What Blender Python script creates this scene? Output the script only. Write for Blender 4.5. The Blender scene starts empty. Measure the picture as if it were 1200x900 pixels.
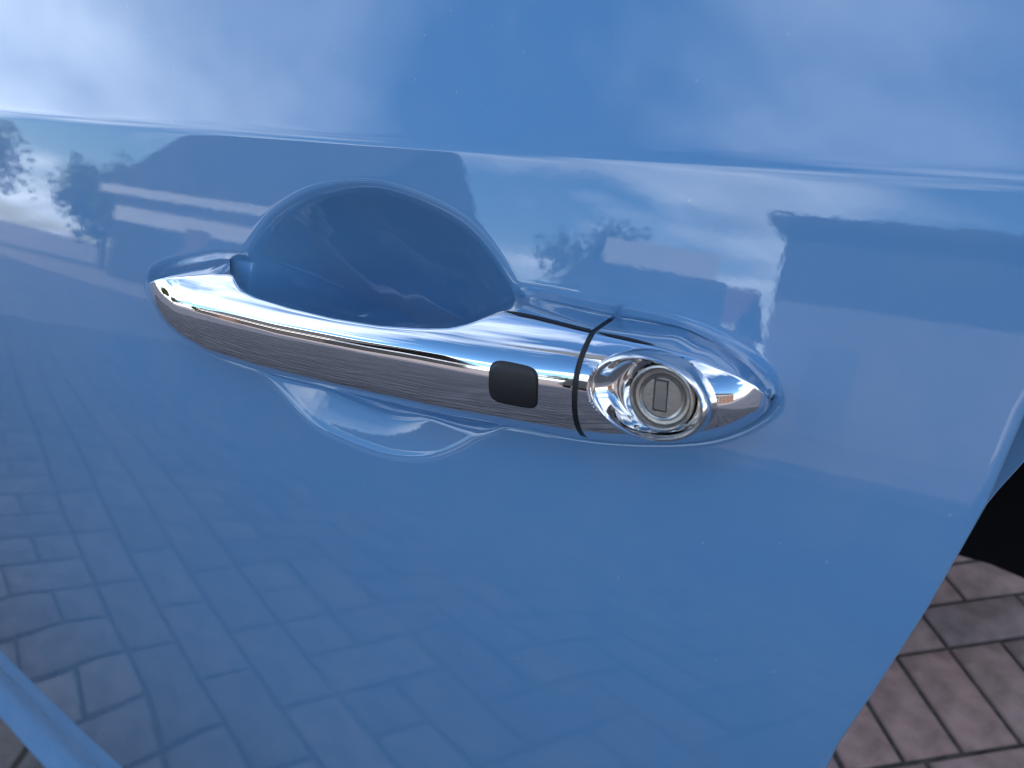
import bpy, math, random
import numpy as np
from mathutils import Matrix, Vector
random.seed(7); rng = np.random.default_rng(7)
S = bpy.context.scene
C = S.collection

# ------------------------------------------------------------------ camera
F = 900.0                                   # focal length in pixels of a 1200 px wide frame
_h = np.array([-1606., -383., F]); _h /= np.linalg.norm(_h)
AX = -_h                                    # world X (towards the rear of the car) seen from the lens
_d = np.array([132., 1550., F]); _d -= _d @ _h * _h; _d /= np.linalg.norm(_d)
AZ = -_d                                    # world up
AY = np.cross(AZ, AX)                       # into the car
D, HC = 0.185, 1.15
CAM = np.array([0., -D, HC])
cd = bpy.data.cameras.new('camera'); cam = bpy.data.objects.new('camera', cd); C.objects.link(cam)
cd.sensor_fit = 'HORIZONTAL'; cd.sensor_width = 36.0; cd.lens = 36.0 * F / 1200.0
cd.clip_start = 0.005; cd.clip_end = 3000
def c2w(v): return Vector((AX @ v, AY @ v, AZ @ v))
R = Matrix((c2w(np.array([1., 0, 0])), c2w(np.array([0, -1., 0])), c2w(np.array([0, 0, -1.])))).transposed()
cam.matrix_world = Matrix.Translation(Vector(CAM)) @ R.to_4x4()
cd.dof.use_dof = True; cd.dof.focus_distance = 0.285; cd.dof.aperture_fstop = 16.0
S.camera = cam

# ------------------------------------------------------------------ sky and sun
CLOUD = (7.3, 2.2, 5.1)
SUN_EL, SUN_AZ = math.radians(38), math.radians(12)      # sun stands behind the car (towards +Y)
w = bpy.data.worlds.new('World'); S.world = w; w.use_nodes = True
nt = w.node_tree; nt.nodes.clear()
N = nt.nodes.new; L = nt.links.new
out = N('ShaderNodeOutputWorld'); bg = N('ShaderNodeBackground'); bg.inputs[1].default_value = 0.15
sky = N('ShaderNodeTexSky'); sky.sky_type = 'NISHITA'; sky.sun_disc = False
sky.sun_elevation = SUN_EL; sky.sun_rotation = SUN_AZ; sky.altitude = 50; sky.dust_density = 0.6; sky.ozone_density = 1.6
tc = N('ShaderNodeTexCoord')
sep = N('ShaderNodeSeparateXYZ'); L(tc.outputs['Generated'], sep.inputs[0])
zc = N('ShaderNodeMath'); zc.operation = 'MAXIMUM'; L(sep.outputs['Z'], zc.inputs[0]); zc.inputs[1].default_value = 0.0
za = N('ShaderNodeMath'); za.operation = 'ADD'; L(zc.outputs[0], za.inputs[0]); za.inputs[1].default_value = 0.16
dv = N('ShaderNodeVectorMath'); dv.operation = 'DIVIDE'; L(tc.outputs['Generated'], dv.inputs[0])
cb = N('ShaderNodeCombineXYZ')
for i in range(3): L(za.outputs[0], cb.inputs[i])
L(cb.outputs[0], dv.inputs[1])
mp = N('ShaderNodeMapping'); L(dv.outputs[0], mp.inputs[0]); mp.inputs['Scale'].default_value = (1.0, 1.35, 1.0); mp.inputs['Location'].default_value = CLOUD
n1 = N('ShaderNodeTexNoise'); L(mp.outputs[0], n1.inputs['Vector']); n1.inputs['Scale'].default_value = 0.8; n1.inputs['Detail'].default_value = 7; n1.inputs['Roughness'].default_value = 0.52; n1.inputs['Distortion'].default_value = 0.25
hz = N('ShaderNodeMapRange'); L(zc.outputs[0], hz.inputs[0]); hz.inputs[1].default_value = 0.05; hz.inputs[2].default_value = 0.55; hz.inputs[3].default_value = 0.07; hz.inputs[4].default_value = -0.035
ad = N('ShaderNodeMath'); ad.operation = 'ADD'; L(n1.outputs[0], ad.inputs[0]); L(hz.outputs[0], ad.inputs[1])
rp = N('ShaderNodeValToRGB'); L(ad.outputs[0], rp.inputs[0])
rp.color_ramp.elements[0].position = 0.45; rp.color_ramp.elements[0].color = (0, 0, 0, 1)
rp.color_ramp.elements[1].position = 0.62; rp.color_ramp.elements[1].color = (.8, .8, .8, 1)
n2 = N('ShaderNodeTexNoise'); L(mp.outputs[0], n2.inputs['Vector']); n2.inputs['Scale'].default_value = 2.6; n2.inputs['Detail'].default_value = 5
rp2 = N('ShaderNodeValToRGB'); L(n2.outputs[0], rp2.inputs[0])
rp2.color_ramp.elements[0].position = 0.3; rp2.color_ramp.elements[0].color = (7.4, 8.4, 10.0, 1)
rp2.color_ramp.elements[1].position = 0.7; rp2.color_ramp.elements[1].color = (14.6, 15.9, 17.6, 1)
hs = N('ShaderNodeHueSaturation'); hs.inputs['Saturation'].default_value = 1.25; L(sky.outputs[0], hs.inputs['Color'])
mx = N('ShaderNodeMix'); mx.data_type = 'RGBA'; L(rp.outputs[0], mx.inputs[0]); L(hs.outputs[0], mx.inputs[6]); L(rp2.outputs[0], mx.inputs[7])
L(mx.outputs[2], bg.inputs[0]); L(bg.outputs[0], out.inputs[0])
sl = bpy.data.lights.new('sun', 'SUN'); sl.energy = 3.2; sl.angle = math.radians(0.6); sl.color = (1, .95, .87)
so = bpy.data.objects.new('sun', sl); C.objects.link(so)
sd = Vector((math.cos(SUN_EL) * math.sin(SUN_AZ), math.cos(SUN_EL) * math.cos(SUN_AZ), math.sin(SUN_EL)))
so.rotation_euler = sd.to_track_quat('Z', 'Y').to_euler(); so.location = (0, 0, 30)
V = S.view_settings; V.view_transform = 'Standard'; V.look = 'None'; V.exposure = 0.86; V.gamma = 1.0
S.cycles.filter_width = 1.1; S.cycles.max_bounces = 10; S.cycles.glossy_bounces = 6; S.cycles.diffuse_bounces = 3

# ------------------------------------------------------------------ materials
def mat(name, col, rough=.5, metal=0., noise=None, bump=None, coat=None, spec=.5):
    m = bpy.data.materials.new(name); m.use_nodes = True; t = m.node_tree
    b = t.nodes['Principled BSDF']
    b.inputs['Base Color'].default_value = (*col, 1); b.inputs['Roughness'].default_value = rough; b.inputs['Metallic'].default_value = metal
    b.inputs['Specular IOR Level'].default_value = spec
    co = t.nodes.new('ShaderNodeTexCoord')
    if noise:
        sc, amt = noise
        n = t.nodes.new('ShaderNodeTexNoise'); n.inputs['Scale'].default_value = sc; n.inputs['Detail'].default_value = 6
        t.links.new(co.outputs['Object'], n.inputs['Vector'])
        r = t.nodes.new('ShaderNodeValToRGB'); r.color_ramp.elements[0].position = .3; r.color_ramp.elements[1].position = .7
        r.color_ramp.elements[0].color = (*[c * (1 - amt) for c in col], 1); r.color_ramp.elements[1].color = (*[min(1, c * (1 + amt)) for c in col], 1)
        t.links.new(n.outputs[0], r.inputs[0]); t.links.new(r.outputs[0], b.inputs['Base Color'])
    if bump:
        sc, st, dist = bump
        n = t.nodes.new('ShaderNodeTexNoise'); n.inputs['Scale'].default_value = sc; n.inputs['Detail'].default_value = 4
        t.links.new(co.outputs['Object'], n.inputs['Vector'])
        k = t.nodes.new('ShaderNodeBump'); k.inputs['Strength'].default_value = st; k.inputs['Distance'].default_value = dist
        t.links.new(n.outputs[0], k.inputs['Height']); t.links.new(k.outputs[0], b.inputs['Normal'])
        if coat: t.links.new(k.outputs[0], b.inputs['Coat Normal'])
    if coat:
        b.inputs['Coat Weight'].default_value = 1; b.inputs['Coat Roughness'].default_value = coat[0]; b.inputs['Coat IOR'].default_value = coat[1]
    return m
M = {}
M['paint'] = mat('sky_blue_paint', (.097, .246, .445), .45, 0, None, (420, .011, .0006), (.012, 1.75), spec=.2)
def add_dust(m, scale=230., amount=.30):    # sparse pale specks and a faint uneven film of dust
    t = m.node_tree; b = t.nodes['Principled BSDF']; co = t.nodes.new('ShaderNodeTexCoord'); base = tuple(b.inputs['Base Color'].default_value)
    v = t.nodes.new('ShaderNodeTexVoronoi'); v.inputs['Scale'].default_value = scale; t.links.new(co.outputs['Object'], v.inputs['Vector'])
    r = t.nodes.new('ShaderNodeMath'); r.operation = 'LESS_THAN'; t.links.new(v.outputs['Distance'], r.inputs[0]); r.inputs[1].default_value = .10
    sp = t.nodes.new('ShaderNodeSeparateColor'); t.links.new(v.outputs['Color'], sp.inputs[0])
    g = t.nodes.new('ShaderNodeMath'); g.operation = 'GREATER_THAN'; t.links.new(sp.outputs[0], g.inputs[0]); g.inputs[1].default_value = .93
    k = t.nodes.new('ShaderNodeMath'); k.operation = 'MULTIPLY'; t.links.new(r.outputs[0], k.inputs[0]); t.links.new(g.outputs[0], k.inputs[1])
    n = t.nodes.new('ShaderNodeTexNoise'); n.inputs['Scale'].default_value = 38; n.inputs['Detail'].default_value = 8; t.links.new(co.outputs['Object'], n.inputs['Vector'])
    q = t.nodes.new('ShaderNodeMapRange'); t.links.new(n.outputs[0], q.inputs[0]); q.inputs[1].default_value = .45; q.inputs[2].default_value = .8; q.inputs[3].default_value = 0; q.inputs[4].default_value = .07
    h = t.nodes.new('ShaderNodeMath'); h.operation = 'MULTIPLY_ADD'; t.links.new(k.outputs[0], h.inputs[0]); h.inputs[1].default_value = amount; t.links.new(q.outputs[0], h.inputs[2])
    mx = t.nodes.new('ShaderNodeMix'); mx.data_type = 'RGBA'; t.links.new(h.outputs[0], mx.inputs[0]); mx.inputs[6].default_value = base; mx.inputs[7].default_value = (.45, .43, .40, 1)
    t.links.new(mx.outputs[2], b.inputs['Base Color'])
    w_ = t.nodes.new('ShaderNodeMapRange'); t.links.new(n.outputs[0], w_.inputs[0]); w_.inputs[1].default_value = .4; w_.inputs[2].default_value = .8; w_.inputs[3].default_value = .010; w_.inputs[4].default_value = .035
    t.links.new(w_.outputs[0], b.inputs['Coat Roughness'])
add_dust(M['paint'])
def smudge(m, lo, hi, scale):               # finger marks: patches of slightly duller metal
    t = m.node_tree; b = t.nodes['Principled BSDF']; co = t.nodes.new('ShaderNodeTexCoord')
    n = t.nodes.new('ShaderNodeTexNoise'); n.inputs['Scale'].default_value = scale; n.inputs['Detail'].default_value = 7; n.inputs['Distortion'].default_value = .6; t.links.new(co.outputs['Object'], n.inputs['Vector'])
    q = t.nodes.new('ShaderNodeMapRange'); t.links.new(n.outputs[0], q.inputs[0]); q.inputs[1].default_value = .48; q.inputs[2].default_value = .75; q.inputs[3].default_value = lo; q.inputs[4].default_value = hi
    t.links.new(q.outputs[0], b.inputs['Roughness'])
M['chrome'] = mat('chrome', (.79, .80, .825), .025, 1.0); smudge(M['chrome'], .015, .09, 45)
M['chrome_dark'] = mat('chrome_bezel', (.66, .66, .67), .04, 1.0)
M['satin'] = mat('satin_steel', (.44, .425, .40), .27, 1.0, None, (900, .15, .0004))
M['slot'] = mat('slot_cover_steel', (.27, .26, .245), .36, 1.0, (60, .15), (1500, .15, .0003))
M['rubber'] = mat('black_rubber', (.012, .012, .013), .42, 0, None, (2500, .2, .0002))
M['gap'] = mat('black_gasket', (.006, .006, .007), .5)
M['liner'] = mat('black_liner', (.006, .006, .007), .9, spec=.1)
M['brick'] = [mat('paver_%d' % i, c, .85, 0, (22, .32), (160, .6, .002), spec=.25) for i, c in enumerate([(.25, .175, .158), (.275, .182, .162), (.21, .16, .15), (.285, .198, .178)])]
M['wide'] = [mat('wide_paver_%d' % i, c, .85, 0, (16, .28), (160, .5, .002), spec=.25) for i, c in enumerate([(.145, .130, .130), (.162, .144, .142), (.132, .120, .122), (.172, .154, .150)])]
M['joint'] = mat('joint_sand', (.06, .052, .044), .95, 0, (60, .5), (300, .8, .003))

# ------------------------------------------------------------------ helpers
def tag(o, label=None, cat=None, group=None, kind=None):
    for k, v in (('label', label), ('category', cat), ('group', group), ('kind', kind)):
        if v: o[k] = v
    return o
def mesh(name, verts, faces, m, parent=None, smooth=True, sharp=None):
    me = bpy.data.meshes.new(name); me.from_pydata([tuple(map(float, v)) for v in verts], [], [tuple(map(int, f)) for f in faces]); me.validate(); me.update()
    if smooth:
        me.polygons.foreach_set('use_smooth', [True] * len(me.polygons))
        if sharp:
            me.set_sharp_from_angle(angle=math.radians(sharp))
    me.materials.append(m)
    o = bpy.data.objects.new(name, me); C.objects.link(o)
    if parent: o.parent = parent
    return o
def grid_faces(nr, nc, wrap=False):
    f = []
    for i in range(nr - 1):
        for j in range(nc if wrap else nc - 1):
            k = (j + 1) % nc
            f.append((i * nc + j, i * nc + k, (i + 1) * nc + k, (i + 1) * nc + j))
    return f
def box(name, lo, hi, m, parent=None):
    x0, y0, z0 = lo; x1, y1, z1 = hi
    v = [(x0, y0, z0), (x1, y0, z0), (x1, y1, z0), (x0, y1, z0), (x0, y0, z1), (x1, y0, z1), (x1, y1, z1), (x0, y1, z1)]
    return mesh(name, v, [(0, 3, 2, 1), (4, 5, 6, 7), (0, 1, 5, 4), (1, 2, 6, 5), (2, 3, 7, 6), (3, 0, 4, 7)], m, parent, smooth=False)
def empty(name, loc=(0, 0, 0)):
    o = bpy.data.objects.new(name, None); C.objects.link(o); o.location = loc; return o

# ------------------------------------------------------------------ door frame of reference
TAU = math.radians(15.0)                    # the flank leans in by this much at the handle
ZH = HC - 0.648 * D                         # height of the handle axis
EN = np.array([0, -math.cos(TAU), math.sin(TAU)])      # outward normal of the flank at the handle
ET = np.array([0, math.sin(TAU), math.cos(TAU)])       # up along the flank
P0 = np.array([0., 0., ZH])
def rayw(u, v):
    r = np.array([u - 600., v - 450., F]); return np.array([AX @ r, AY @ r, AZ @ r])
def st(u, v, n=0.):
    """point of the flank plane (lifted by n) seen at photo pixel u, v -> (s along car, t up the flank)"""
    r = rayw(u, v); lam = (n - (CAM - P0) @ EN) / (r @ EN); p = CAM + lam * r
    return np.array([p[0], (p - P0) @ ET])
def W(s, t, n): return P0 + np.array([s, 0, 0]) + t * ET + n * EN
def poly(pts, n): return np.array([st(u, v, n) for u, v in pts])

def sdf(P, X, Z):
    """signed distance to a closed polygon, positive inside"""
    d2 = np.full(X.shape, 1e9); ins = np.zeros(X.shape, bool)
    n = len(P)
    for i in range(n):
        a, b = P[i], P[(i + 1) % n]; e = b - a
        wx, wz = X - a[0], Z - a[1]
        q = np.clip((wx * e[0] + wz * e[1]) / (e @ e + 1e-18), 0, 1)
        d2 = np.minimum(d2, (wx - q * e[0]) ** 2 + (wz - q * e[1]) ** 2)
        c = (a[1] > Z) != (b[1] > Z)
        with np.errstate(divide='ignore', invalid='ignore'):
            ins ^= c & (X < e[0] * (Z - a[1]) / (e[1] if e[1] else 1e-12) + a[0])
    return np.where(ins, 1, -1) * np.sqrt(d2)
def smoothpoly(P, it=3):
    P = np.asarray(P, float)
    for _ in range(it):
        Q = np.roll(P, -1, 0); P = np.stack([.75 * P + .25 * Q, .25 * P + .75 * Q], 1).reshape(-1, 2)
    return P
def sstep(a, b, x):
    q = np.clip((x - a) / (b - a), 0, 1); return q * q * (3 - 2 * q)

# ---- flank profile: tilt of the skin (degrees) against t, integrated to offsets
tp = np.linspace(-0.95, 0.20, 4601)
def tilt(t):
    z = np.interp(t, [-.95, -.56, -.34, -.22, -.10, -.03, 0, .06, .2],
                  [-2.4, -2.4, -2.6, .3, 4.6, 13.6, 15, 16.5, 17])
    return z
tl = np.convolve(np.pad(tilt(tp), 110, mode='edge'), np.ones(221) / 221, 'valid')
CREASE = 0.0640
tl = tl + 15.0 * sstep(CREASE - .0030, CREASE + .0030, tp) - 3.0 * sstep(CREASE + .01, CREASE + .1, tp)
FL = -0.80                                 # flare above the sill
tl = tl + 36 * sstep(FL + .075, FL + .012, tp) - 140 * sstep(FL + .0, FL - .02, tp)
off = -np.concatenate([[0], np.cumsum(np.tan(np.radians(np.clip(tl, -80, 60))[:-1]) * np.diff(tp))])
off -= np.interp(0, tp, off)
def base_y(t): return -np.interp(t, tp, off)   # world y of the skin at height ZH + t (approx.)

# ------------------------------------------------------------------ outlines read off the handle
BOWL = smoothpoly(poly([(281, 300), (287, 284), (310, 248), (350, 220), (390, 209), (427, 206), (467, 214), (517, 234), (552, 256), (580, 288), (600, 318), (612, 340),
        (622, 380), (620, 440), (606, 492), (590, 508), (572, 518), (548, 534), (515, 548), (485, 551), (446, 546), (404, 530), (362, 509), (322, 463), (297, 437), (280, 400), (275, 340)], 0.), 2)
NT = 0.0125                                 # height of the hard upper edge of the chrome above the flank
def poly3(pts, sm=.0012, keep=.006):
    """pixels with their own height -> smooth single-valued curve t(s)"""
    P = np.array([st(u, v, n) for u, v, n in pts]); s = np.linspace(P[0, 0], P[-1, 0], 1600); t = np.interp(s, P[:, 0], P[:, 1])
    k = max(1, int(sm / (s[1] - s[0]))); x = np.arange(-3 * k, 3 * k + 1); g = np.exp(-.5 * (x / k) ** 2); g /= g.sum()
    e = len(g) // 2
    tt = np.convolve(np.concatenate([2 * t[0] - t[e:0:-1], t, 2 * t[-1] - t[-2:-e - 2:-1]]), g, 'valid')
    w_ = np.clip(np.minimum(s - s[0], s[-1] - s) / keep, 0, 1)
    return np.stack([s, t * (1 - w_) + tt * w_], 1)
FACE_UP = poly3([(172, 337, .004), (174, 333, .006), (179, 329, .009), (193, 325.5, .012), (230, 322.5, NT), (256, 321, NT), (265, 322, NT), (275, 330, NT), (288, 339.5, NT), (310, 348, NT), (350, 360, .014), (400, 371.5, .015), (450, 380, .016), (500, 383.5, .016), (528, 383.5, .015),
        (550, 379, .014), (566, 372, NT), (581, 366, NT), (620, 373, NT), (687, 387, NT), (730, 396, NT), (765, 404, NT), (820, 417, .0115), (863, 436, .010), (886, 448.5, .008), (896, 458, .006), (900, 464, .004), (902, 471, .002)])
LOW = poly3([(172, 338, .003), (174, 349, .003), (177, 357, .004), (193, 377, .004), (217, 397, .004), (260, 420, .004), (320, 438, .004), (410, 460, .004), (500, 480, .004), (530, 487, .004), (620, 502.5, .004), (682, 514, .004), (730, 518.5, .004), (780, 519.5, .004), (830, 516, .004), (863, 506, .004), (886, 494, .003), (896, 485, .003), (900, 479, .002), (902, 473, .002)], .0025)
MID = poly3([(172, 337.5, .004), (180, 346, .009), (200, 358, .015), (250, 371, .0195), (317, 389, .021), (417, 409, .0215), (483, 420, .0215), (550, 433, .0215), (620, 444, .0215), (680, 452, .0215), (760, 466, .0205), (830, 472, .0165), (870, 475, .012), (890, 474, .007), (902, 472, .002)], .006)
MIDN = np.array([(st(u, v, n)[0], n) for u, v, n in [(172, 337.5, .003), (174, 340, .0065), (180, 346, .0115), (188, 351, .0145), (200, 358, .017), (225, 365, .0188), (250, 371, .0197), (317, 389, .0208), (417, 409, .0213), (550, 433, .0213), (680, 452, .0210), (760, 466, .0196), (800, 470, .0182), (830, 472, .0165), (855, 474, .0145), (875, 475, .0117), (888, 474, .009), (896, 473, .0066), (902, 472, .002)]])
BACK = poly3([(171, 334, 0), (176, 324, 0), (193, 316, 0), (230, 308, 0), (258, 303.5, 0), (268, 305, 0), (277, 318, 0), (285, 335, 0), (310, 346, .006), (350, 356, .008), (400, 367, .008), (450, 375.5, .008), (500, 379, .008), (528, 379, .008),
        (550, 374, .006), (580, 361, 0), (606, 349, 0), (618, 349, 0), (700, 369, 0), (797, 387, 0), (840, 407, 0), (870, 428, 0), (890, 450, 0), (899, 464, 0), (902, 469, 0)], .0015)
BACK_N = lambda s: np.interp(s, [st(262, 303)[0], st(290, 340)[0], st(560, 370)[0], st(612, 348)[0]], [-.003, .008, .008, -.003])
S_L, S_R = max(FACE_UP[0, 0], LOW[0, 0]), min(FACE_UP[-1, 0], LOW[-1, 0])
S_SEAM = st(673.5, 460, .021)[0]
def at(P, s): return np.interp(s, P[:, 0], P[:, 1])
MNS = np.linspace(S_L, S_R, 800); _m = np.interp(MNS, MIDN[:, 0], MIDN[:, 1]); _g = np.exp(-.5 * (np.arange(-24, 25) / 8.) ** 2); _g /= _g.sum()
_ms = np.convolve(np.pad(_m, 24, mode='reflect', reflect_type='odd'), _g, 'valid'); _w = np.clip(np.minimum(MNS - S_L, S_R - MNS) / .008, 0, 1); _m = _m * (1 - _w) + _ms * _w
def face_n(s, t):
    nc_ = np.interp(s, MNS, _m); tc, tb = at(MID, s), at(LOW, s)
    r = min(1., nc_ / .019)
    if t >= tc:
        x = (t - tc) / .0150
        return nc_ - .0100 * r * x ** 2.15
    x = min(1., (tc - t) / max(1e-6, tc - tb))
    return nc_ - (nc_ - .0025 * r) * (1 - (max(0., 1 - x ** 2.35)) ** .62)
def face_pt(s, q):
    """chrome front face; q = 0 at the hard upper edge, 1 at the lower edge"""
    tu, tb = at(FACE_UP, s), at(LOW, s); t = tu + (tb - tu) * q
    return np.array([s, t, max(face_n(s, t), .0004)])
def section(s, NQ=52):
    pts = []
    tb = at(BACK, s); nb = float(BACK_N(s))
    A = face_pt(s, 0.0); B = np.array([s, tb, nb])
    if B[2] > A[2] - .002: B[2] = A[2] - .002
    for k in (0., .3, .6, .85, .93): pts.append(B + (A - B) * k)    # upper side wall
    f0 = face_pt(s, .03); c = A
    for k in (.2, .4, .6, .8): pts.append((1 - k) ** 2 * pts[4] + 2 * k * (1 - k) * c + k * k * f0)     # small rounded edge
    for q in .03 + .97 * np.sin(.5 * np.pi * np.linspace(0, 1, NQ)): pts.append(face_pt(s, q))
    e = face_pt(s, 1.0)
    pts.append(np.array([s, e[1] + .0008, e[2] - .0025])); pts.append(np.array([s, e[1] + .003, min(nb, -.002) if nb < 0 else nb]))
    pts.append(np.array([s, .5 * (e[1] + 0.003 + tb), nb - .001]))
    return pts
def loft(name, ss, parent, m, cut=None):
    secs = [[W(*(cut(p) if cut else p)) for p in section(s)] for s in ss]
    n = len(secs[0]); v = [p for sec in secs for p in sec]
    f = grid_faces(len(secs), n, True)
    for k, flip in ((0, True), (len(secs) - 1, False)):
        c = len(v); v.append(np.mean(secs[k], 0))
        for j in range(n):
            a, b = k * n + j, k * n + (j + 1) % n
            f.append((c, b, a) if flip else (c, a, b))
    return mesh(name, v, f, m, parent, True, 50)

# handle footprint used to sink the skin round the chrome
FOOT = np.array(list(poly([(172, 336), (176, 324), (193, 316), (230, 309), (266, 303)], 0)) + [st(612, 348), st(705, 368), st(797, 388), st(863, 424), st(890, 451), st(901, 470)]
        + list(poly([(897, 484), (866, 506), (832, 516), (780, 519), (730, 518), (682, 514), (620, 502), (530, 487), (410, 460), (320, 438), (260, 420), (217, 397), (193, 377), (176, 357)], .001)))

# ------------------------------------------------------------------ the car
car = empty('parked_car', (0, 0, 0))
tag(car, 'light blue car with a chrome pull handle and key lock on its door', 'car')
EDGE = np.array([st(u, v) for u, v in [(1250, 395), (1200, 490), (1145, 604), (1086, 723), (1031, 811), (975, 900)]])
def x_edge(t):                              # rear edge of the door against height offset
    return np.interp(t, [-.70, -.45, EDGE[5][1], EDGE[3][1], EDGE[2][1] , EDGE[1][1], EDGE[0][1], .12],
                     [EDGE[5][0] - .16, EDGE[5][0] - .052, EDGE[5][0], EDGE[3][0], EDGE[2][0] + .0015, EDGE[1][0]+.0005, EDGE[1][0] + .006, EDGE[1][0] + .012])
def axis(fine, step, lo, hi, coarse):
    a = np.arange(fine[0], fine[1], step)
    b = np.arange(lo, fine[0] - 1e-9, coarse); c = np.arange(fine[1], hi, coarse)
    return np.concatenate([b, a, c])
sx = axis((-.335, 0.0), .0009, -1.45, 0.0, .006)
tz = axis((-.065, .078), .0008, -.85, .135, .0035)
sx = np.concatenate([sx[sx < -.0005], [0.0]])
TT, SS = np.meshgrid(tz, sx, indexing='ij')
XE = x_edge(TT)
SX = np.where(SS > -.05, -.05 + (SS + .05) / .05 * (XE - .002 + .05), SS)
for k, i in enumerate(np.where(TT[:, 0] < -.2)[0]): SX[i] = np.clip(-1.45 + (SS[i] + 1.45) / 1.45 * (XE[i, 0] - .002 + 1.45), -1.45, 9)
YB = base_y(TT) + .5 * (SX + .2) ** 2 * .126
ZB = ZH + TT
TPL = (YB - 0) * ET[1] + TT * ET[2]         # coordinate up the flank plane
near = (TPL > -.08) & (TPL < .085) & (SX > -.345)
bow = np.zeros_like(SX); gro = np.zeros_like(SX)
d = sdf(BOWL, SX[near], TPL[near])
rim = np.interp(TPL[near], [-.035, 0, .03], [.0036, .0045, .0062])
def segdist(P, idx, X, Z):
    r_ = np.full(X.shape, 1e9)
    for i in idx:
        a, b = P[i], P[(i + 1) % len(P)]; e = b - a; q = np.clip(((X - a[0]) * e[0] + (Z - a[1]) * e[1]) / (e @ e + 1e-18), 0, 1)
        r_ = np.minimum(r_, (X - a[0] - q * e[0]) ** 2 + (Z - a[1] - q * e[1]) ** 2)
    return np.sqrt(r_)
mid = .5 * (BOWL + np.roll(BOWL, -1, 0))
up_i = [i for i in range(len(BOWL)) if mid[i, 1] > -.0262]; lo_i = [i for i in range(len(BOWL)) if mid[i, 1] < -.0185]
def wall(dst, rim_, DM, e2):                # depth of a rounded rim running into a dished wall
    s0 = 2 * DM / e2; x_ = np.clip((dst - rim_) / e2, 0, 1)
    return np.where(dst < rim_, s0 * dst ** 2 / (2 * rim_), s0 * rim_ / 2 + DM * (1 - (1 - x_) ** 2))
Xn, Zn = SX[near], TPL[near]; ins = d > 0
dg = np.linspace(0, .12, 1201); lo_f = np.concatenate([[0], np.cumsum((.34 * sstep(0, .0045, dg) + 2.6 * sstep(.0165, .026, dg))[:-1] * np.diff(dg))])
fu = wall(segdist(BOWL, up_i, Xn, Zn), rim, .037, .059); fl = np.interp(segdist(BOWL, lo_i, Xn, Zn), dg, lo_f)
fl = fl * (1 + 4.5 * sstep(-.030, -.019, Zn))
kk = np.clip(.8 * np.minimum(fu, fl), 1e-6, .007); hm = np.clip(.5 + .5 * (fl - fu) / kk, 0, 1)
p1 = np.where(ins, np.maximum(0, fl + (fu - fl) * hm - kk * hm * (1 - hm) * .5), 0)
bow[near] = p1
g = sdf(smoothpoly(FOOT, 2), SX[near], TPL[near])
_k = sstep(-.010, .012, TPL[near]); gw = .0022 + .0030 * _k
gd = np.clip((g + gw) / gw, 0, 1)
gro[near] = (.0014 + .0014 * _k) * (1 - .55 * sstep(S_R - .03, S_R - .002, SX[near])) * gd ** 2 * (1.6 - .6 * gd)
dep = np.maximum(bow, gro)
k_ = .0012; hh = np.clip(.5 + .5 * (bow - gro) / k_, 0, 1); dep = np.where(near, hh * bow + (1 - hh) * gro + k_ * hh * (1 - hh) * np.minimum(1, np.minimum(bow, gro) / .0004), 0)
PX = SX; PY = YB - dep * EN[1]; PZ = ZB - dep * EN[2]
nr, nc = SX.shape
G = np.stack([PX, PY, PZ], 2)
# hem: the skin rolls over the rear edge and turns inwards
hem = []
for (ox, oy) in [(.0010, .0003), (.0017, .0010), (.0020, .0020), (.0020, .006), (.0014, .014), (-.012, .016), (-.05, .017)]:
    c = G[:, -1].copy(); c[:, 0] += ox; c[:, 1] += oy; hem.append(c)
G = np.concatenate([G, np.stack(hem, 1)], 1)
skin = mesh('door_skin', G.reshape(-1, 3), grid_faces(nr, G.shape[1]), M['paint'], car, True, 75)

ss = lambda a, b, n: a + (b - a) * np.linspace(0, 1, n)
tip = lambda a, w_, n: a + w_ * (np.linspace(0, 1, n) ** 2)
gs = np.concatenate([tip(S_L + .00005, .02, 26), ss(S_L + .0205, S_SEAM - .0009, 190)])
grip = loft('grip', gs, car, M['chrome'])
cs = np.concatenate([ss(S_SEAM + .0009, S_R - .0305, 90), (S_R - tip(0.00005, .03, 34))[::-1]])
NB = .0215
E0 = st(754, 467.5, NB); ea = (st(829, 480, NB) - st(679, 454, NB))[0] / 2; eb = (st(751, 416, NB) - st(758, 521, NB))[1] / 2
def well(p):                                # the cap is hollow under the lock bezel
    k = math.hypot((p[0] - E0[0]) / ea, (p[1] - E0[1]) / eb)
    return np.array([p[0], p[1], min(p[2], .006)]) if k < .93 else p
cap = loft('lock_cap', cs, car, M['chrome'], well)
# black gasket seen in the seam
gv = [[W(*p) for p in section(s)] for s in (S_SEAM - .0012, S_SEAM + .0012)]
gc = [np.mean(x, 0) for x in gv]
gv = [[c + (p - c) * .955 for p in x] for x, c in zip(gv, gc)]
n_ = len(gv[0])
mesh('gasket', gv[0] + gv[1], grid_faces(2, n_, True), M['gap'], grip, True, 40)

# dark joint between the chrome cover and its side wall
def joint(name, a, b, parent):
    v = []; up = (EN + ET) / math.sqrt(2) * .00022
    for s_ in np.linspace(a, b, 70):
        q = section(s_); m_ = (q[5] + q[6]) / 2; g = .12 + .88 * min(1., (s_ - a) / .006, (b - s_) / .006 if b > S_SEAM else 1.)
        v += [W(*(m_ + (q[k] - m_) * g)) + up for k in (4, 5, 6, 7)]
    mesh(name, v, grid_faces(70, 4), M['gap'], parent)
joint('cover_joint', st(583, 366, NT)[0], S_SEAM - .001, grip)
joint('cover_joint', S_SEAM + .001, st(768, 405, NT)[0], cap)

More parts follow.
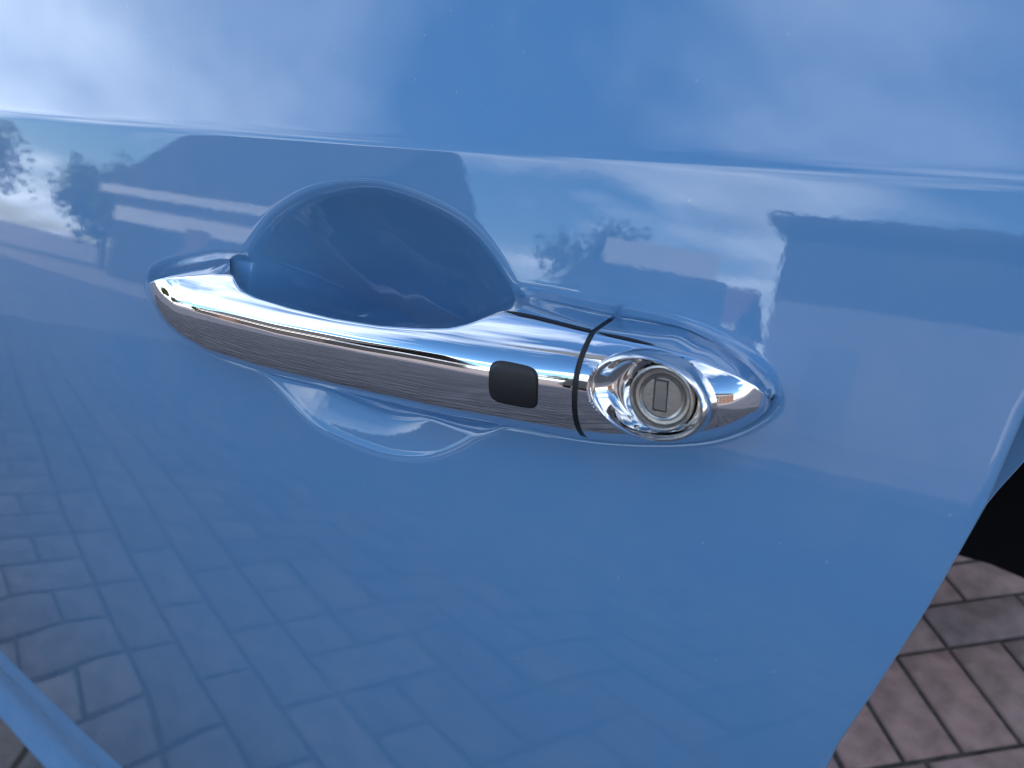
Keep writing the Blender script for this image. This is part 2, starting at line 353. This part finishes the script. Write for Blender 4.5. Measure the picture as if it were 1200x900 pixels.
def find(u, v):
    """(s, q) of the chrome face seen at photo pixel u, v"""
    best = None; r = rayw(u, v); r = r / np.linalg.norm(r)
    s0 = st(u, v, .018)[0]
    for s in np.linspace(s0 - .02, s0 + .02, 81):
        if not S_L < s < S_R: continue
        for q in np.linspace(.02, .98, 97):
            p = W(*face_pt(s, q)) - CAM; e = np.linalg.norm(p - (p @ r) * r)
            if best is None or e < best[0]: best = (e, s, q)
    return best[1], best[2]
# sensor button: a rounded pad that follows the face
bs0, bq0 = find(574, 449); bs1, bq1 = find(629.5, 453); _, qa = find(601, 427.5); _, qb = find(601, 474)
cs_, cq = (bs0 + bs1) / 2, (qa + qb) / 2; hs, hq = (bs1 - bs0) / 2, (qb - qa) / 2
def pad(name, grow, lift, parent, m):
    v = []; rings = [(1.0, -.0012), (1.0, lift * .5), (.96, lift * .9), (.88, lift), (.6, lift), (.3, lift), (.02, lift)]
    for k, l in rings:
        for a in np.linspace(0, 2 * math.pi, 64, endpoint=False):
            c, s_ = math.cos(a), math.sin(a); p = 4.5
            rr = 1 / (abs(c) ** p + abs(s_) ** p) ** (1 / p)
            P = face_pt(cs_ + (hs + grow) * k * rr * c, cq + (hq + grow * 30) * k * rr * s_)
            v.append(W(P[0], P[1], P[2] + l))
    f = grid_faces(len(rings), 64, True); c0 = (len(rings) - 1) * 64; f.append(tuple(range(c0, c0 + 64)))
    return mesh(name, v, [tuple(reversed(x)) for x in f], m, parent, True, 45)
pad('button_gap', .0005, .00006, grip, M['gap'])
pad('sensor_button', -.0001, .00045, grip, M['rubber'])

# lock: raised elliptical bezel with the key cylinder set towards its rear
LC = st(773.5, 467, NB - .003); lr = (st(812, 471, NB - .003)[0] - st(735, 463, NB - .003)[0]) / 2
def ering(cx, ct, a, b, n, rot=0., sk=0.):
    o = []
    for th in np.linspace(0, 2 * math.pi, 96, endpoint=False):
        x, y = a * math.cos(th), b * math.sin(th)
        o.append((cx + x, ct + y, n + sk * math.cos(th)))
    return o
def rings_mesh(name, rings, m, parent, cap_last=False, sharp=45):
    v = [W(*p) for r in rings for p in r]; n = len(rings[0])
    f = grid_faces(len(rings), n, True)
    if cap_last: f.append(tuple(range((len(rings) - 1) * n, len(rings) * n)))
    return mesh(name, v, f, m, parent, True, sharp)
mixr = lambda A, B, k, dn=0: [tuple(np.array(p) * (1 - k) + np.array(q) * k + np.array([0, 0, dn])) for p, q in zip(A, B)]
R0 = ering(E0[0], E0[1], ea, eb, .006); R1 = ering(E0[0], E0[1], ea, eb, NB - .004, sk=.0012)
R2 = ering(E0[0] + .0001, E0[1], ea * .985, eb * .98, NB - .0018, sk=.0018); R3 = ering(E0[0] + .0002, E0[1], ea * .95, eb * .945, NB - .0004, sk=.0020)
R4 = ering(E0[0] + .0003, E0[1], ea * .905, eb * .90, NB, sk=.0020); R5 = ering(E0[0] + .0004, E0[1], ea * .855, eb * .85, NB - .0008, sk=.0018)
CI = ering(LC[0], LC[1], lr * 1.06, lr * 1.06, NB - .0050)
R6 = mixr(R5, CI, .2, -.0024); R7 = mixr(R5, CI, .5, -.0030); R8 = mixr(R5, CI, .82, -.0014)
CJ = ering(LC[0], LC[1], lr * 1.045, lr * 1.045, NB - .009)
rings_mesh('lock_bezel', [R0, R1, R2, R3, R4, R5, R6, R7, R8, CI, CJ], M['chrome_dark'], cap, sharp=70)
cyl = lambda k, n: ering(LC[0], LC[1], lr * k, lr * k, NB - .0045 + n)
rings_mesh('lock_cylinder', [cyl(1.0, -.004), cyl(1.0, .0006), cyl(.975, .0012), cyl(.92, .0013), cyl(.87, .0006), cyl(.83, -.0002), cyl(.74, -.0003), cyl(.70, .0005), cyl(.665, .0008), cyl(.62, .0006), cyl(.59, .0001), cyl(.3, .0001), cyl(.01, .0001)], M['satin'], cap, True, 30)
# key slot cover
k0 = st(773.5, 471, NB - .0044)
kw = (st(782.5, 471, NB - .0044)[0] - st(765, 471, NB - .0044)[0]) / 2; kh = abs(st(775, 444, NB - .0044)[1] - st(772, 483, NB - .0044)[1]) / 2
kc = np.array([st(774, 463.5, NB - .0044)[0], st(774, 463.5, NB - .0044)[1]])
def kbox(name, gx, gy, n0, n1, m, bev):
    rr = []
    for (sh, n) in ((0, n0), (0, n1 - bev), (bev, n1)):
        a, b = kw * .86 + gx - sh, kh * .90 + gy - sh; rot = math.radians(2.5)
        rr.append([(kc[0] + x * math.cos(rot) - y * math.sin(rot), kc[1] + x * math.sin(rot) + y * math.cos(rot), n) for x, y in ((-a, -b), (a, -b), (a, b), (-a, b))])
    return rings_mesh(name, rr, m, cap, True, 25)
kbox('slot_shadow_gap', .00022, .00022, NB - .008, NB - .00432, M['gap'], .00002)
kbox('key_slot_cover', 0, 0, NB - .008, NB - .0041, M['slot'], .0003)

# black seal along the top of the door and the side window above it
top = G[-1, :nc]; sel = top[::12]
v = []
for p in sel: v += [p + np.array([0, -.001, -.004]), p + np.array([0, -.003, .004]), p + np.array([0, .004, .010]), p + np.array([0, .012, .008])]
mesh('window_seal', v, grid_faces(len(sel), 4), M['gap'], car)
M['tint'] = mat('tinted_window', (.015, .018, .02), .03, 0, spec=.8)
v = []
for p in sel:
    for q in np.linspace(0, 1, 6): v.append(p + np.array([0, .008 + .17 * q ** 1.15, .004 + .38 * q]))
mesh('side_window', v, grid_faces(len(sel), 6), M['tint'], car)

# ------------------------------------------------------------------ ground
pave = mesh('pavement', [(-400, -400, -.006), (400, -400, -.006), (400, 200, -.006), (-400, 200, -.006)], [(0, 1, 2, 3)], M['joint'], None, False)
tag(pave, 'grey pink brick paving in a herringbone lay under the car', None, None, 'structure')
BW, BL, GAP = .0965, .193, .007
def brick_mesh(name, m, lx, ly, GAP=GAP):
    bv = .006; a, b = lx / 2 - GAP / 2, ly / 2 - GAP / 2
    v = []
    for (i, z) in ((0, -.02), (0, -bv), (bv * .35, -bv * .35), (bv, 0)):
        v += [(-a + i, -b + i, z), (a - i, -b + i, z), (a - i, b - i, z), (-a + i, b - i, z)]
    f = grid_faces(4, 4, True) + [(12, 13, 14, 15)]
    me = bpy.data.meshes.new(name); me.from_pydata(v, [], f); me.polygons.foreach_set('use_smooth', [True] * len(f)); me.set_sharp_from_angle(angle=math.radians(50)); me.materials.append(m); return me
BIG = .140                                  # wide pavers on the street side, small ones under the car
BM = [brick_mesh('paver', m, BL, BW) for m in M['brick']]
BB = [brick_mesh('wide_paver', m, 2 * BIG, BIG, .012) for m in M['wide']]
A0 = math.radians(37.5); O0 = np.array([.0288, .931]); A1 = math.radians(25.)
allb = []
def add(cx, cy, o, big):
    A, O = (A1, np.array([-.04 * math.cos(A1) - .075 * -math.sin(A1), .075 * math.cos(A1)])) if big else (A0, O0)
    x = O[0] + math.cos(A) * cx - math.sin(A) * cy; y = O[1] + math.sin(A) * cx + math.cos(A) * cy
    if big and -6.5 < x < 3 and -7 < y < .22: allb.append((x, y, A + (math.pi / 2 if o else 0), 1))
    if not big and -2.5 < x < 1.5 and .34 < y < 2.8: allb.append((x, y, A + (math.pi / 2 if o else 0), 0))
# small pavers: a soldier course, stretcher rows on both sides of it
for j in range(-80, 80): add((j + .5) * BW, -BW, 1, 0)
for i in range(0, 30):
    for j in range(-60, 60): add((2 * j + (i % 2)) * BW, (i + .5) * BW, 0, 0)
for i in range(0, 20):
    for j in range(-60, 60): add((2 * j + (i % 2) + .35) * BW, -(2.5 + i) * BW, 0, 0)
# wide pavers: stretcher rows, with herringbone nearer the rear of the car and crosswise ones nearer the front
B_ = BIG
occ = set()
def lay(i0, j0, o):                         # one paver on the unit grid: o = 0 lengthwise, 1 crosswise, 2 half
    c = [(i0, j0)] + ([(i0 + 1, j0)] if o == 0 else [(i0, j0 + 1)] if o == 1 else [])
    if any(q in occ for q in c): return
    occ.update(c)
    if o == 2: halves.append((i0, j0))
    else: add((i0 + (1 if o == 0 else .5)) * B_, (j0 + (.5 if o == 0 else 1)) * B_, o, 1)
halves = []
for j in range(-1, 2):
    for i in range(-40, 40): lay(2 * i + (j % 2), j, 0)
for i in range(-60, 40):
    for j in range(8): lay(i, 2 + 2 * j + (i % 2), 1)
for i in range(-60, 60):
    for j in range(-40, 40):
        x = i + 2 * j; y = i - 2 * j
        if y < -2: lay(x, y, 0)
        if y - 1 < -2: lay(x + 2, y - 1, 1)
for i in range(-70, 40):
    for j in range(-50, 18):
        if (i, j) not in occ: lay(i, j, 2)
HB = [brick_mesh('half_paver', m, BIG, BIG, .012) for m in M['wide']]
for (i, j) in halves:
    n0 = len(allb); add((i + .5) * B_, (j + .5) * B_, 0, 1)
    if len(allb) > n0: allb[-1] = allb[-1][:3] + (2,)
def weight(b):
    x, y, a, big = b
    if not big: return abs(x - .12) + abs(y - 1.1) * .5 - 1.0 if -.3 < x < .6 and y < 1.9 else 9 + x * x
    return math.hypot(x + .75, y + .6) - .5
allb.sort(key=weight)
for k, (x, y, a, big) in enumerate(allb[:300]):
    b = bpy.data.objects.new('brick', (BM, BB, HB)[big][random.randrange(4)]); C.objects.link(b); b.parent = pave
    b.location = (x, y, random.uniform(-.0015, .0015)); b.rotation_euler = (random.gauss(0, .004), random.gauss(0, .004), a + random.gauss(0, .007))
def stuff_bricks(name, lst):
    v = []; f = []; mi = []
    base2 = [[np.array(x.co) for x in q.vertices] for q in (BM[0], BB[0], HB[0])]; bf = [tuple(p.vertices) for p in BM[0].polygons]
    for x, y, a, big in lst:
        base = base2[big]
        a = a + random.gauss(0, .008); c, s = math.cos(a), math.sin(a); z = random.uniform(-.0015, .0015); n = len(v)
        v += [(x + c * p[0] - s * p[1], y + s * p[0] + c * p[1], p[2] + z) for p in base]; f += [tuple(q + n for q in p) for p in bf]; m_ = random.randrange(4) + (4 if big else 0); mi += [m_] * len(bf)
    o = mesh(name, v, f, M['brick'][0], pave, True, 50)
    for m in M['brick'][1:] + M['wide']: o.data.materials.append(m)
    o.data.polygons.foreach_set('material_index', mi); tag(o, kind='stuff'); return o
stuff_bricks('farther_bricks', allb[300:])

M['street'] = mat('pale_street_paving', (.30, .25, .235), .9, 0, (1.2, .15), (20, .5, .01), spec=.2)
st_ = mesh('street', [(-400, -400, -.002), (400, -400, -.002), (400, -6.9, -.002), (-400, -6.9, -.002), (-400, -6.9, -.002), (-6.4, -6.9, -.002), (-6.4, 200, -.002), (-400, 200, -.002), (2.9, -6.9, -.002), (400, -6.9, -.002), (400, 200, -.002), (2.9, 200, -.002)],
     [(0, 1, 2, 3), (4, 5, 6, 7), (8, 9, 10, 11)], M['street'], None, False)
tag(st_, 'pale sunlit street paving across from the car', None, None, 'structure')

# ------------------------------------------------------------------ rear quarter of the car beyond the door
def wp(u, v, y):                            # point of the vertical plane y seen at a photo pixel
    r = rayw(u, v); return CAM + r * ((y - CAM[1]) / r[1])
YQ = .16
arc = [wp(u, v, YQ) for u, v in [(1118, 640), (1142, 611), (1170, 577), (1200, 544), (1240, 505), (1290, 470)]]
rows = []
for k, p in enumerate(arc):
    top = np.array([p[0] + .01, YQ + .05, ZH + .17])
    rows.append([p + np.array([0, .03, .004]), p + np.array([0, .006, .0005]), p + np.array([0, .001, .001]), p + np.array([0, 0, .004])] + [p + (top - p) * q - np.array([0, .012 * math.sin(math.pi * q), 0]) + np.array([0, 0, .004 * (1 - q)]) for q in (.15, .35, .6, .8, 1)])
mesh('quarter_panel', [p for r in rows for p in r], grid_faces(len(rows), 9), M['paint'], car, True, 60)
# black wheel-arch liner: a shell that runs in under the body and drops to a rim on the far side
lin = []
for k, (u, v) in enumerate([(1020, 628), (1080, 640), (1120, 650), (1160, 661), (1200, 678), (1260, 708)]):
    b = wp(u, v, .98); a = arc[k] + np.array([0, .034, .006])
    lin.append([a, a * .7 + np.array([b[0], .98, b[2] + .5]) * .3 + np.array([0, 0, .05]), np.array([b[0], .8, b[2] + .42]), np.array([b[0], .95, b[2] + .25]), np.array([b[0], .98, b[2] + .06]), b, b + np.array([0, .05, .0]), b + np.array([0, .3, .05])])
mesh('wheel_arch_liner', [p for r in lin for p in r], grid_faces(len(lin), 8), M['liner'], car, True, 60)

# ------------------------------------------------------------------ the street mirrored in paint and chrome
M['brickwall'] = mat('brown_brick', (.20, .115, .085), .85, 0, (30, .3))
M['darkwall'] = mat('dark_slate_cladding', (.055, .052, .052), .7, 0, (3, .3))
M['white'] = mat('white_render', (.78, .77, .74), .7, 0, (2, .06))
M['render'] = mat('grey_render', (.30, .28, .27), .8, 0, (2, .1))
M['roof'] = mat('dark_roof_tile', (.05, .045, .043), .75, 0, (6, .4), (40, .8, .05))
M['redroof'] = mat('red_roof_tile', (.22, .085, .055), .8, 0, (6, .3), (40, .8, .05))
M['glass'] = mat('window_glass', (.03, .035, .04), .05, 0, spec=.9)
M['vanpaint'] = mat('white_van_paint', (.8, .8, .8), .25, 0, None, None, (.05, 1.5))
M['palepaint'] = mat('pale_car_paint', (.55, .55, .56), .3, 0, None, None, (.05, 1.5))
M['vandark'] = mat('dark_van_paint', (.05, .055, .065), .3, 0, None, None, (.05, 1.5))
M['silver'] = mat('silver_car_paint', (.45, .46, .48), .3, .6, None, None, (.05, 1.5))
M['tyre'] = mat('tyre_rubber', (.02, .02, .02), .8)
M['leaf'] = [mat('leaf_%d' % i, c, .6) for i, c in enumerate([(.05, .085, .025), (.075, .11, .03), (.20, .19, .03)])]
M['bark'] = mat('bark', (.08, .06, .045), .9)
def rect_parts(root, y, rects, m, name='window', frame=M['white']):
    for x0, x1, z0, z1 in rects:
        f = box(name, (x0, y, z0), (x1, y + .06, z1), frame, root)
        box('pane', (x0 + .09, y + .055, z0 + .09), (x1 - .09, y + .075, z1 - .09), m, f)
def house(name, label, x0, x1, y, depth, eave, ridge, wall, roof, rects, cat='house', door=None, sky_=None, upper=None, fascia=True, group=None):
    r = empty(name, ((x0 + x1) / 2, y, 0)); r_ = r.location.copy()
    def sh(o): o.location = -r_; return o
    tag(r, label, cat, group)
    if upper:
        sh(box('lower_wall', (x0, y - depth, 0), (x1, y, upper[0]), wall, r)); sh(box('upper_wall', (x0, y - depth, upper[0]), (x1, y + .004, eave), upper[1], r))
    else: sh(box('wall', (x0, y - depth, 0), (x1, y, eave), wall, r))
    o = .35; ym = y - depth / 2
    v = [(x0 - o, y + o, eave - .1), (x1 + o, y + o, eave - .1), (x1 + o, ym, ridge), (x0 - o, ym, ridge), (x1 + o, y - depth - o, eave - .1), (x0 - o, y - depth - o, eave - .1)]
    v2 = [(a, b, c + .18) for a, b, c in v]
    rf = sh(mesh('roof', v + v2, [(0, 1, 2, 3), (3, 2, 4, 5), (9, 8, 7, 6), (11, 10, 8, 9), (0, 6, 7, 1), (1, 7, 8, 2), (2, 8, 10, 4), (0, 3, 9, 6), (3, 5, 11, 9), (5, 4, 10, 11)], roof, r, False))
    if fascia: sh(box('fascia', (x0 - o, y + o + .003, eave - .16), (x1 + o, y + o + .05, eave + .1), M['white'], r))
    for x0_, x1_, z0_, z1_ in rects:
        f = sh(box('window', (x0_, y, z0_), (x1_, y + .06, z1_), M['white'], r)); box('pane', (x0_ + .09, y + .055, z0_ + .09), (x1_ - .09, y + .075, z1_ - .09), M['glass'], f)
    for x0_, x1_, z1_, m_ in (door or []):
        sh(box('door', (x0_, y, 0.02), (x1_, y + .05, z1_), m_, r))
    for x_, k in (sky_ or []):              # roof windows lie in the slope, painted white in place of mirrored sky
        yy = y + o + (ym - y - o) * k; zz = eave - .1 + (ridge - eave + .1) * k + .2; q = (ridge - eave + .1) / (ym - y - o)
        sh(mesh('roof_window', [(x_ - .7, yy + .5, zz - .0 + .5 * q * 1.0 + .02), (x_ + .7, yy + .5, zz + .5 * q + .02), (x_ + .7, yy - .5, zz - .5 * q + .02), (x_ - .7, yy - .5, zz - .5 * q + .02),
                               (x_ - .7, yy + .5, zz + .5 * q - .1), (x_ + .7, yy + .5, zz + .5 * q - .1), (x_ + .7, yy - .5, zz - .5 * q - .1), (x_ - .7, yy - .5, zz - .5 * q - .1)],
                [(0, 1, 2, 3), (0, 4, 5, 1), (1, 5, 6, 2), (2, 6, 7, 3), (3, 7, 4, 0)], M['white'], rf, False))
    return r
house('bungalow', 'low dark house with two roof windows and a white band, mirrored above the handle front', -21.2, -12.2, -12.4, 7, 2.9, 6.6, M['darkwall'], M['roof'],
      [], door=[(-17.4, -16.4, 2.1, M['brickwall'])], sky_=[(-18.4, .49), (-14.7, .41)], upper=(1.95, M['white']))
house('terraced_house', 'brown brick house with a red roof mirrored above the door lock', -12.2, -7.4, -34, 8, 3.6, 6.0, M['brickwall'], M['redroof'],
      [(-11.6, -10.2, .9, 2.2), (-9.4, -8.0, .9, 2.2)], group='houses across the street')
house('phone_standin_house', 'dark slate house added to stand in for the phone mirrored as the dark block at upper right', -2.35, 6.2, -14, 8, 4.45, 4.6, M['render'], M['roof'],
      [(4.4, 5.4, 3.1, 4.0)], upper=(2.85, M['darkwall']), door=[(-1.5, -.7, 2.0, M['silver']), (2.6, 4.6, 2.1, M['white'])], fascia=False)  # added house: its dark wall stands in for the phone's reflection
house('terraced_house', 'brown brick house with a dark roof to the right of the dark stand-in house', 8, 22, -17, 8, 4.8, 7.6, M['brickwall'], M['roof'],
      [(9, 10.5, .9, 2.2), (12, 13.5, .9, 2.2), (9, 10.5, 3.0, 4.2), (12, 13.5, 3.0, 4.2)], group='houses across the street')
house('apartment_block', 'tall brick block whose shade covers the car and the paving', -40, 34, 16.5, 8, 13.2, 14.2, M['brickwall'], M['roof'], [], cat='building')

def vehicle(name, label, cx, cy, rot, prof, wid, paint, wins, lamps):
    r = empty(name, (cx, cy, 0)); r.rotation_euler.z = rot; tag(r, label, name.split('_')[-1])
    n = len(prof); v = []; hw = wid / 2
    for y, k in ((-hw, .94), (-hw + .06, 1), (hw - .06, 1), (hw, .94)):
        for x, z in prof: v.append((x * (k if abs(k - 1) > 0 and z > 1 else 1), y * (1 if z < 1.0 else .93), z * (.985 if k < 1 else 1)))
    f = grid_faces(4, n, True) + [tuple(range(n)), tuple(reversed(range(3 * n, 4 * n)))]
    mesh('body', v, f, paint, r, True, 35)
    for q in wins:                          # side windows on both flanks
        for s in (-1, 1):
            yy = s * (hw * .93 + .004)
            mesh('side_window', [(x, yy, z) for x, z in q] + [(x, yy - s * .02, z) for x, z in q], [tuple(range(len(q))) if s < 0 else tuple(reversed(range(len(q))))] + [(k, (k + 1) % len(q), len(q) + (k + 1) % len(q), len(q) + k) for k in range(len(q))], M['glass'], r, False)
    xs = [x for x, z in prof]; a, b = min(xs), max(xs)
    for x in (a + (b - a) * .19, a + (b - a) * .81):
        for s in (-1, 1):
            rr = [[(x + .31 * k * math.cos(t), s * (hw - .16 + o), .31 + .31 * k * math.sin(t)) for t in np.linspace(0, 2 * math.pi, 28, endpoint=False)] for k, o in ((.6, 0), (1, 0), (1, .17), (.62, .18), (.55, .15), (.02, .15))]
            wv = [p for q in rr for p in q]; wh = mesh('wheel', wv, grid_faces(6, 28, True), M['tyre'], r, True, 40)
            rr = [[(x + .31 * k * math.cos(t), s * (hw - .16 + o), .31 + .31 * k * math.sin(t)) for t in np.linspace(0, 2 * math.pi, 28, endpoint=False)] for k, o in ((.60, .16), (.55, .178), (.1, .165), (.02, .17))]
            mesh('rim', [p for q in rr for p in q], grid_faces(4, 28, True), M['silver'], wh, True, 40)
    return r
VAN = [(-2.3, .35), (-2.35, .9), (-2.05, 1.1), (-1.45, 1.3), (-.85, 2.2), (-.5, 2.32), (2.3, 2.34), (2.42, 2.2), (2.45, .5), (2.4, .35)]
CARP = [(-2.05, .3), (-2.1, .6), (-1.95, .78), (-1.0, .95), (-.35, 1.40), (.2, 1.46), (1.0, 1.42), (1.75, 1.0), (2.02, .92), (2.05, .4), (2.0, .3)]
van = vehicle('delivery_van', 'dark delivery van with an added white box mirrored as a streak just above the lock', -3.6, -11.0, 1.3, VAN, 1.95, M['vandark'], [[(-1.25, 1.35), (-.4, 1.35), (-.4, 2.0), (-.85, 2.0)]], None)
box('white_streak_box', (-.2, -.75, 2.36), (2.0, .75, 2.75), M['vanpaint'], van)  # white box added to give the pale streak mirrored in the paint
CW = [[(-.8, .95), (-.28, 1.34), (.25, 1.38), (.25, .97)], [(.32, .97), (.32, 1.38), (.95, 1.35), (1.35, 1.02)]]

def tree(name, label, x, y, h, rad, n, mats, group=None, seed=0):
    r = empty(name, (x, y, 0)); tag(r, label, 'tree', group); q = np.random.default_rng(seed)
    tv = []; 
    for z, k in ((0, .16), (h * .3, .12), (h * .6, .08), (h * .9, .02)):
        tv += [(k * math.cos(a) + .06 * math.sin(z), k * math.sin(a), z) for a in np.linspace(0, 2 * math.pi, 10, endpoint=False)]
    mesh('trunk', tv, grid_faces(4, 10, True), M['bark'], r)
    cl = q.normal(0, 1, (26, 3)); cl = cl / np.linalg.norm(cl, axis=1)[:, None] * q.uniform(.3, 1, (26, 1)) * np.array([rad, rad, h * .34]) + np.array([0, 0, h * .62])
    P = cl[q.integers(0, 26, n)] + q.normal(0, rad * .17, (n, 3)); v = []; f = []
    for k, p in enumerate(P):
        a = q.normal(0, 1, 3); a /= np.linalg.norm(a); b = np.cross(a, q.normal(0, 1, 3)); b /= np.linalg.norm(b); s = q.uniform(.09, .2)
        v += [p - a * s, p + b * s * .5, p + a * s, p - b * s * .5]; f.append((4 * k, 4 * k + 1, 4 * k + 2, 4 * k + 3))
    o = mesh('crown', v, f, mats[0], r, False)
    for m in mats[1:]: o.data.materials.append(m)
    o.data.polygons.foreach_set('material_index', q.integers(0, len(mats), n).tolist())
    return r
tree('street_tree', 'small green tree beside the low dark house across the street', -25.2, -14.5, 4.2, 1.8, 5000, M['leaf'][:2], 'street trees', 8)
tree('street_tree', 'green tree mirrored at the left edge of the paint', -27.5, -9.6, 5.6, 2.4, 5000, M['leaf'][:2], 'street trees', 3)
tree('street_tree', 'yellowing tree mirrored in the front tip of the chrome handle', -30, -4.5, 6.0, 1.9, 5000, M['leaf'][1:], 'street trees', 4)
tree('street_tree', 'round green tree in front of the brown brick house across the street', -11, -27, 6.5, 2.6, 6000, M['leaf'][:2], 'street trees', 5)
